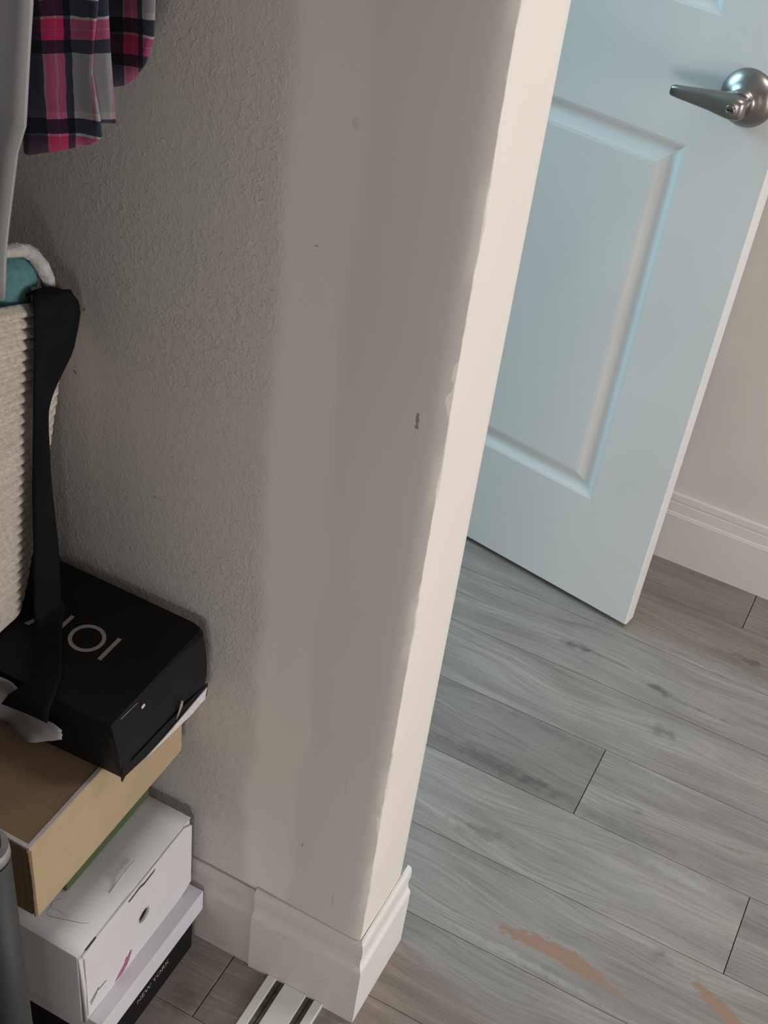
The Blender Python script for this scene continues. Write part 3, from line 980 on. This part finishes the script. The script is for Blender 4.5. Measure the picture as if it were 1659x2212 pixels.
# black box with silver lettering
o = empty('black_box', (-0.38, -0.077, 0.4752), 'black box with thin silver letters, on top of the stack', 'box', 'boxes stacked in the closet')
def black():
    x0, x1, y0, y1, z0, z1 = -0.53, -0.2265, -0.1540, 0.0, 0.4755, 0.5622
    bm = bmesh.new()
    # plan outline with a softened wall-side corner and dented near corner
    n = 14
    levels = [z0, z0 + 0.006, z0 + 0.028, z0 + 0.05, z0 + 0.07, z1 - 0.003, z1]
    rings = []
    for li, z in enumerate(levels):
        f = (z - z0) / (z1 - z0)
        ins = 0.0012 if li == len(levels) - 1 else 0.0
        bulge = 0.0035 * math.sin(math.pi * f)
        xf = x1 - 0.0005 + bulge - ins
        yw = y1 - 0.0005 - 0.004 * (1 - f) ** 3
        dent = -0.006 * math.exp(-((f - 0.45) / 0.2) ** 2)
        yn = y0 + 0.0010 * (1 - f) + (0.011 * (1 - f) ** 2)
        wb = 0.0095 * math.sin(math.pi * 0.12 + 0.63 * (1 - f)) - (0.003 if li == len(levels) - 1 else 0)
        pts = [(x0, yw), (xf - 0.012, yw), (xf - 0.003 + wb * 0.6, yw - 0.002), (xf + wb, yw - 0.007), (xf + wb * 0.75, yw - 0.022)]
        for k in range(1, 6):
            pts.append((xf + wb * 0.55 * (1 - k / 5) ** 1.3, yw - 0.022 + (yn + 0.012 - yw + 0.022) * k / 5))
        pts += [(xf + 0.0005 + dent * 0.3, yn + 0.0 - dent * 0.5), (xf - 0.006, yn + 0.0), (x0, y0)]
        rings.append([bm.verts.new((px, py, z)) for px, py in pts])
    for a, b in zip(rings, rings[1:]):
        k = len(a)
        for i in range(k):
            j = (i + 1) % k
            bm.faces.new((a[i], a[j], b[j], b[i]))
    bm.faces.new(rings[0])
    bm.faces.new(rings[-1])
    bm_obj('box_body', bm, 'black', o)
    # torn flap at the lower near corner
    poly('corner_flap', [(x1 - 0.001, -0.128, z0 + 0.001), (x1 + 0.0012, -0.1440, z0 - 0.0030), (x1 + 0.0008, -0.1445, z0 + 0.008), (x1 + 0.0002, -0.140, z0 + 0.022), (x1 + 0.001, -0.128, z0 + 0.02)], (1, 0, 0), 0.0012, 'black', o)
    # paper label along the bottom of the end face
    X = x1 + 0.0034
    fl = [(x1 + 0.0082, -0.0050, 0.490), (x1 + 0.0080, -0.0060, 0.4720), (x1 + 0.0072, -0.0120, 0.4660), (x1 + 0.0060, -0.033, 0.4650), (x1 + 0.0030, -0.080, 0.4685), (x1 + 0.0008, -0.110, 0.4700), (x1 - 0.0005, -0.1400, 0.4725), (x1 + 0.0012, -0.1400, 0.488), (x1 + 0.0036, -0.080, 0.490), (x1 + 0.0070, -0.033, 0.492)]
    poly('front_flap', fl, (1, 0, 0), 0.0008, 'black', o)
    lab = [(x1 + 0.0094, -0.0085, 0.4870), (x1 + 0.0086, -0.0105, 0.4705), (x1 + 0.0070, -0.0330, 0.4670), (x1 + 0.0042, -0.080, 0.4690), (x1 + 0.0024, -0.1090, 0.4705), (x1 + 0.0048, -0.0782, 0.4745), (x1 + 0.0064, -0.0579, 0.4785)]
    poly('paper_label', lab, (1, 0, 0), 0.0010, 'label', o)
    poly('chip', [(X - 0.0008, -0.1075, 0.5520), (X - 0.0008, -0.1115, 0.5515), (X - 0.0004, -0.1120, 0.5485), (X - 0.0003, -0.1085, 0.5478), (X - 0.0003, -0.1065, 0.5495)], (1, 0, 0), 0.0006, 'scuff', o)
    tube('edge_scuff', [(X - 0.0030, -0.1140, 0.5575), (X - 0.0030, -0.128, 0.5588), (X - 0.0034, -0.140, 0.5590)], 0.0004, 'ink_grey', o, 6)
    poly('scuff_mark', [(X + 0.0052, -0.0530, 0.5075), (X + 0.0052, -0.0500, 0.5050), (X + 0.0052, -0.0505, 0.4985), (X + 0.0046, -0.0560, 0.4900), (X + 0.0040, -0.0605, 0.4850), (X + 0.0044, -0.0580, 0.4925), (X + 0.0050, -0.0560, 0.5000)], (1, 0, 0), 0.0002, 'ink_grey', o)
    # silver letters on the lid
    Z = z1 + 0.0001
    def bar(xc, ya, yb, w=0.0042):
        poly('silver_letter', [(xc - w / 2, ya, Z), (xc + w / 2, ya, Z), (xc + w / 2, yb, Z), (xc - w / 2, yb, Z)], (0, 0, 1), 0.0002, 'ink_grey', o)
    bar(-0.2866, -0.0925, -0.0588)
    bar(-0.3437, -0.0925, -0.0588)
    bm = bmesh.new()
    N = 48
    A = [[bm.verts.new((-0.3135 + math.cos(t) * r, -0.0757 + math.sin(t) * r, Z + dz)) for t in [2 * math.pi * k / N for k in range(N)]] for r, dz in ((0.0185, 0), (0.0185, 0.0002), (0.0145, 0.0002), (0.0145, 0))]
    for a, b in zip(A, A[1:]):
        for k in range(N):
            bm.faces.new((a[k], a[(k + 1) % N], b[(k + 1) % N], b[k]))
    bm_obj('silver_letter', bm, 'ink_grey', o)
    poly('silver_letter', [(-0.3765, -0.0925, Z), (-0.3715, -0.0925, Z), (-0.3600, -0.0588, Z), (-0.3650, -0.0588, Z)], (0, 0, 1), 0.0002, 'ink_grey', o)
black()

# tissue paper hanging out over the side of the black box
rows_ = []
outl = [(-0.372, 0.560, 0.506), (-0.352, 0.5615, 0.499), (-0.334, 0.5600, 0.4965), (-0.318, 0.5400, 0.500), (-0.305, 0.5330, 0.5045), (-0.290, 0.5330, 0.511), (-0.280, 0.5290, 0.5175)]
for k in range(19):
    u = k / 18
    x = -0.372 + 0.092 * u
    zt = interp(x, [(a, b) for a, b, c in outl])
    zb = interp(x, [(a, c) for a, b, c in outl])
    r = []
    for j in range(9):
        v = j / 8
        z = zt + (zb - zt) * v
        y = -0.1595 - 0.006 * v - 0.0035 * math.sin(u * 9 + v * 2.2) * (0.3 + v) - 0.002 * noise.noise((u * 5, v * 3, 0))
        r.append((x, y, z))
    rows_.append(r)
t_ = strip_solid('tissue_paper', rows_, 0.0006, 'tissue')
tag(t_, 'crumpled grey tissue paper hanging over the side of the black box', 'tissue paper')

# ================================================================== rope basket
o = empty('rope_basket', (-0.485, -0.11, 0.5625), 'cream coiled rope basket standing on the black box', 'basket')
KY = [(0.0, -0.072), (0.03, -0.066), (0.12, -0.055), (0.25, -0.043), (0.38, -0.028), (0.65, -0.006), (0.82, 0.004), (1.0, 0.0075)]
def basket_ring(t, off, n=72):
    xf = -0.3845 + 0.012 * t
    xb = xf - 0.20 - 0.02 * t
    yr = interp(t, KY)
    yl = -0.205 - 0.02 * t
    rc = 0.026
    pts = []
    cx = [(xf - rc, yr - rc, 0), (xb + rc, yr - rc, 90), (xb + rc, yl + rc, 180), (xf - rc, yl + rc, 270)]
    raw = []
    for (ax, ay, a0) in cx:
        for k in range(10):
            a = math.radians(a0 + 90 * k / 9)
            raw.append(Vector((ax + rc * math.cos(a), ay + rc * math.sin(a), 0)))
    raw.append(raw[0].copy())
    # subdivide long sides evenly
    L = [0]
    for a, b in zip(raw, raw[1:]):
        L.append(L[-1] + (b - a).length)
    out = []
    for k in range(n):
        s = L[-1] * k / n
        i = max(0, next((q for q in range(1, len(L)) if L[q] >= s), 1) - 1)
        f = (s - L[i]) / max(1e-9, L[i + 1] - L[i])
        p = raw[i].lerp(raw[i + 1], f)
        i2, i0 = min(i + 1, len(raw) - 1), i
        d = (raw[i2] - raw[i0]).normalized()
        nrm = Vector((d.y, -d.x, 0))
        out.append((p, nrm))
    res = []
    for p, nrm in out:
        sag = -0.36 * (t ** 1.6) * max(0.0, p.y + 0.105)
        z = 0.5632 + (0.9225 - 0.5632) * t + sag
        wig = 0.0010 * noise.noise((p.x * 40, p.y * 40, z * 30))
        q = p + nrm * (off + wig)
        res.append((q.x, q.y, z))
    return res
def basket():
    rowsN = 31
    sub = 6
    bm = bmesh.new()
    rings = []
    for r in range(rowsN):
        for k in range(sub):
            a = k / sub
            t = (r + a) / rowsN
            off = 0.0055 * max(0.0, math.sin(math.pi * a)) ** 0.75 - 0.0050
            rings.append((t, off))
    rings.append((1.0, -0.0042))
    rings += [(1.008, -0.006), (1.0, -0.010)]
    rings += [(1.0 - 0.96 * k / 12, -0.0105) for k in range(1, 13)]
    V = []
    for t, off in rings:
        V.append([bm.verts.new(p) for p in basket_ring(t, off)])
    n = len(V[0])
    for a, b in zip(V, V[1:]):
        for k in range(n):
            bm.faces.new((a[k], a[(k + 1) % n], b[(k + 1) % n], b[k]))
    bm.faces.new(V[0])
    bm.faces.new(V[-1])
    bm_obj('coiled_body', bm, 'rope', o, True)
basket()

# contents: teal knit with fleece edge, brown lump
def blob(name, c, r, mat, parent, amp=0.12, fs=30, seg=28, rings=18):
    bm = bmesh.new()
    bmesh.ops.create_uvsphere(bm, u_segments=seg, v_segments=rings, radius=1.0)
    for v in bm.verts:
        d = v.co.normalized()
        p = Vector((d.x * r[0], d.y * r[1], d.z * r[2]))
        k = 1 + amp * noise.noise((Vector(c) + p) * fs)
        v.co = Vector(c) + p * k
    return bm_obj(name, bm, mat, parent, True)
o = empty('knit_cap', (-0.43, -0.085, 0.60), 'teal knit cap with white fleece edging stuffed in the rope basket', 'cap')
blob('crown', (-0.408, -0.047, 0.912), (0.026, 0.036, 0.036), 'teal', o, 0.08, 22)
blob('filling', (-0.455, -0.095, 0.740), (0.050, 0.060, 0.165), 'teal', o, 0.06, 14)
path = [(-0.397, -0.070, 0.9545), (-0.388, -0.0600, 0.9560), (-0.385, -0.0500, 0.9540), (-0.385, -0.0400, 0.9490), (-0.385, -0.0300, 0.9400), (-0.385, -0.0210, 0.9266), (-0.385, -0.0145, 0.9108), (-0.386, -0.0110, 0.8939), (-0.388, -0.0115, 0.8780)]
fb = tube_bm(path, [0.0045, 0.0055, 0.006, 0.0062, 0.0062, 0.0064, 0.0066, 0.0066, 0.006], 14)
for v in fb.verts:
    v.co += Vector((noise.noise(v.co * 300), noise.noise(v.co * 310 + Vector((5, 0, 0))), noise.noise(v.co * 290 + Vector((0, 9, 0))))) * 0.0014
bm_obj('fleece_edge', fb, 'fleece', o, True)
poly('sewn_tag', [(-0.3815, -0.0408, 0.8985), (-0.3815, -0.0340, 0.8965), (-0.3815, -0.0348, 0.9129), (-0.3815, -0.0405, 0.9156)], (1, 0, 0), 0.0010, 'tag', o)
pl = blob('brown_lump', (-0.384, -0.006, 0.893), (0.007, 0.006, 0.016), 'brown', None, 0.25, 60)  # unidentified brown spot modelled as a small rough lump
tag(pl, 'small brown rough lump beside the teal cap', 'plush')

# ================================================================== black cloth strap
def strap():
    SL = [(0.9126, -0.0573), (0.8692, -0.0616), (0.805, -0.0681), (0.7558, -0.0718), (0.6523, -0.0835), (0.5934, -0.0905), (0.574, -0.0915)]
    SR = [(0.9088, -0.0136), (0.8899, -0.001), (0.8787, 0.0009), (0.8671, -0.0026), (0.8431, -0.0122), (0.8279, -0.0297), (0.8118, -0.0452), (0.8002, -0.0514), (0.7805, -0.0526), (0.7419, -0.0502), (0.686, -0.0497), (0.6567, -0.0494), (0.6213, -0.0503), (0.574, -0.0534)]
    SLr = sorted([(z, y) for z, y in SL])
    SRr = sorted([(z, y) for z, y in SR])
    rows_ = []
    W = 9
    # inside the basket, over the rim
    for (dx, dz) in ((-0.040, -0.045), (-0.034, -0.020), (-0.024, 0.004), (-0.012, 0.014)):
        rows_.append([(-0.362 + dx, -0.048 + 0.040 * j / (W - 1) - dx * 0.1, 0.903 + dz - 0.010 * j / (W - 1) - 0.012 * (j / (W - 1)) ** 4) for j in range(W)])
    N = 46
    for k in range(N):
        f = k / (N - 1)
        r = []
        for j in range(W):
            v = j / (W - 1)
            zl = 0.9126 + (0.574 - 0.9126) * f
            zr = 0.9060 + (0.574 - 0.9060) * f
            yl, yr = interp(zl, SLr), interp(zr, SRr)
            y = yl + (yr - yl) * v
            z = zl + (zr - zl) * v
            width = yr - yl
            tw = 0.010 * max(0.0, 1 - width / 0.045) * math.sin(math.pi * v)
            x = -0.3640 + tw + 0.0012 * math.sin(v * 6 + f * 9) - 0.002 * math.sin(math.pi * f)
            r.append((x, y, z))
        rows_.append(r)
    # lying on the black box, then over its near edge
    tail = [((-0.3640, -0.0905), (-0.3550, -0.0560), 0.5665), ((-0.3560, -0.1020), (-0.3430, -0.0760), 0.5655), ((-0.3420, -0.1200), (-0.3220, -0.1040), 0.5650), ((-0.3260, -0.1420), (-0.3000, -0.1320), 0.5650),
            ((-0.3230, -0.1560), (-0.2920, -0.1520), 0.5645), ((-0.3330, -0.1680), (-0.2900, -0.1640), 0.5560), ((-0.3400, -0.1720), (-0.2900, -0.1680), 0.5420)]
    for (a, b, z) in tail:
        rows_.append([(a[0] + (b[0] - a[0]) * j / (W - 1), a[1] + (b[1] - a[1]) * j / (W - 1), z + 0.0012 * math.sin(math.pi * j / (W - 1))) for j in range(W)])
    s = strip_solid('cloth_strap', rows_, 0.0022, 'blackcloth')
    tag(s, 'wide black cloth strap draped over the basket rim and twisting down', 'strap')
strap()

# ================================================================== rack pole
o = empty('rack_pole', (-0.247, -0.305, 0.0), 'dark grey metal garment rack pole with a pewter collar beside the boxes', 'rack pole')
PX_, PY_ = -0.2470, -0.3050
def cyl(name, r0, r1, z0, z1, mat, parent, seg=32):
    bm = bmesh.new()
    bmesh.ops.create_cone(bm, cap_ends=True, radius1=r0, radius2=r1, segments=seg, depth=z1 - z0)
    bmesh.ops.translate(bm, verts=bm.verts, vec=(PX_, PY_, (z0 + z1) / 2))
    ob = bm_obj(name, bm, mat, parent, False)
    for p in ob.data.polygons:
        p.use_smooth = abs(p.normal.z) < 0.9
    return ob
cyl('lower_tube', 0.0205, 0.0205, 0.012, 0.528, 'pole', o)
cyl('foot', 0.024, 0.0215, 0.0002, 0.012, 'dark', o)
cyl('seal', 0.0190, 0.0190, 0.528, 0.532, 'dark', o)
cap = cyl('collar', 0.0210, 0.0200, 0.532, 0.545, 'cap', o)
cyl('upper_tube', 0.0140, 0.0140, 0.545, 2.0, 'dark', o)

# ================================================================== clothes
rod = tube('closet_rod', [(-0.42, -1.758, 1.78), (-0.42, YW - 0.001, 1.78)], 0.014, 'cap')
tag(rod, 'round metal clothes rod across the closet', 'clothes rod')

def fold_sheet(zs, edge_l, edge_r, y0, amp, freq, nx=22, phase=0.0, lean=0.0):
    rows_ = []
    for z in zs:
        xl, xr = edge_l(z), edge_r(z)
        r = []
        for j in range(nx):
            v = j / (nx - 1)
            x = xl + (xr - xl) * v
            y = y0 + (1 - v ** 4) * (amp * math.sin(x * freq + phase + 0.8 * math.sin(z * 4)) + 0.3 * amp * math.sin(x * freq * 2.3 + z * 9)) + lean * (x + 0.27)
            r.append((x, y, z))
        rows_.append(r)
    return rows_

# grey satin coat
CE = sorted([(1.2321, -0.2244), (1.2047, -0.2287), (1.1455, -0.2373), (1.1344, -0.2440), (1.1112, -0.2491), (1.0833, -0.2555), (1.0652, -0.2595), (1.0211, -0.2656), (0.93, -0.275), (0.90, -0.285), (1.45, -0.205), (1.62, -0.24), (1.68, -0.33)])
o = empty('coat', (-0.42, -0.205, 1.78), 'pale grey satin coat hanging at the closet front', 'coat')
zs = [1.022 + 0.0188 * k for k in range(36)]
rows_ = fold_sheet(zs, lambda z: -0.60 + 0.0 * z, lambda z: interp(z, CE), -0.200, 0.007, 75, 40)
strip_solid('front_panel', rows_, 0.003, 'coat', o)
rows_ = fold_sheet(zs, lambda z: -0.60, lambda z: interp(z, CE) - 0.02, -0.232, 0.008, 48, 24, 1.0)
strip_solid('back_panel', rows_, 0.003, 'coat', o)
tube('hanger', [(-0.60, -0.218, 1.68), (-0.42, -0.218, 1.74), (-0.26, -0.218, 1.66)], 0.006, 'dark', o)
tube('hanger_hook', [(-0.42, -0.218, 1.74), (-0.42, -0.218, 1.77), (-0.438, -0.218, 1.785), (-0.42, -0.218, 1.7985), (-0.402, -0.218, 1.79)], 0.003, 'dark', o, 8)

# plaid shirt: near sleeve with cuff placket, body tail behind
o = empty('plaid_shirt', (-0.42, -0.08, 1.78), 'navy, grey and magenta plaid flannel shirt hanging beside the wall', 'shirt')
HEM = [(-0.345, 1.0840), (-0.3134, 1.0875), (-0.3004, 1.0887), (-0.2719, 1.1001), (-0.2521, 1.1084), (-0.2400, 1.1185), (-0.2338, 1.1311)]
SLIT = sorted([(1.0900, -0.2400), (1.115, -0.2400), (1.135, -0.2425), (1.155, -0.2470), (1.165, -0.2478), (1.18, -0.2455), (1.21, -0.2400), (1.26, -0.2370), (1.4, -0.235), (1.72, -0.24)])
RE = sorted([(1.0900, -0.2340), (1.1311, -0.2338), (1.1652, -0.2366), (1.2091, -0.2373), (1.4, -0.238)])
def uv_sleeve(co):
    return (co.x, co.z - 0.22 * (co.x + 0.27))
def sleeve_rows(xl, re, ztop, y0, n=26, m=26, amp=0.004, under=0.0):
    rows_ = []
    for i in range(n):
        f = i / (n - 1)
        r = []
        for j in range(m):
            v = j / (m - 1)
            # start from nominal level, then pull down to hem at f=0
            x = xl + (re(1.10 + (ztop - 1.10) * f) - xl) * v
            zh = interp(x, HEM)
            z = zh + (ztop - zh) * f ** 1.15
            x = min(x, re(z))
            y = y0 + amp * math.sin(x * 70 + 0.5) + 0.25 * amp * math.sin(x * 190 + z * 12) - 0.012 * ((x + 0.29) / 0.05) ** 2 * 0.15
            if x < -0.302:
                y += (-0.302 - x) * 0.9
            r.append((x, y, z))
        rows_.append(r)
    return rows_
strip_solid('sleeve', sleeve_rows(-0.340, lambda z: interp(z, SLIT), 1.66, -0.120), 0.0016, 'plaid', o, uv_sleeve)
def flap_rows():
    rows_ = []
    for i in range(22):
        f = i / 21
        z0 = 1.1240 + (1.66 - 1.1240) * f
        xa, xb = interp(z0, SLIT) - 0.012, interp(z0, RE)
        r = []
        for j in range(6):
            v = j / 5
            x = xa + (xb - xa) * v
            z = z0 + (0.004 * v if f < 0.1 else 0)
            r.append((x, -0.1165 + 0.003 * v + 0.0, z))
        rows_.append(r)
    return rows_
strip_solid('cuff_flap', flap_rows(), 0.0014, 'plaid', o, lambda co: (co.x - 0.012, co.z - 0.22 * (co.x + 0.27)))
# body tail behind
TAIL = [(-0.50, 1.105), (-0.2941, 1.1122), (-0.2838, 1.1158), (-0.2756, 1.1208), (-0.2694, 1.1293), (-0.2670, 1.1375), (-0.2573, 1.1410), (-0.2541, 1.1566)]
TR = sorted([(1.105, -0.2640), (1.1293, -0.2600), (1.1410, -0.2573), (1.1566, -0.2541), (1.1857, -0.2519), (1.4, -0.250), (1.72, -0.27)])
def tail_rows():
    rows_ = []
    for i in range(26):
        f = i / 25
        r = []
        for j in range(26):
            v = j / 25
            x = -0.50 + (-0.2519 + 0.50) * v
            zh = interp(x, TAIL)
            z = zh + (1.69 - zh) * f ** 1.2
            x = min(x, interp(z, TR))
            r.append((x, -0.040 + 0.004 * math.sin(x * 60), z))
        rows_.append(r)
    return rows_
strip_solid('body_tail', tail_rows(), 0.0016, 'plaid', o, lambda co: (co.x - 0.0010, co.z - 0.22 * (co.x + 0.27) + 0.0330))
tube('hanger', [(-0.52, -0.075, 1.68), (-0.42, -0.075, 1.74), (-0.26, -0.075, 1.66)], 0.006, 'dark', o)
tube('hanger_hook', [(-0.42, -0.075, 1.74), (-0.42, -0.075, 1.77), (-0.438, -0.075, 1.785), (-0.42, -0.075, 1.7985), (-0.402, -0.075, 1.79)], 0.003, 'dark', o, 8)
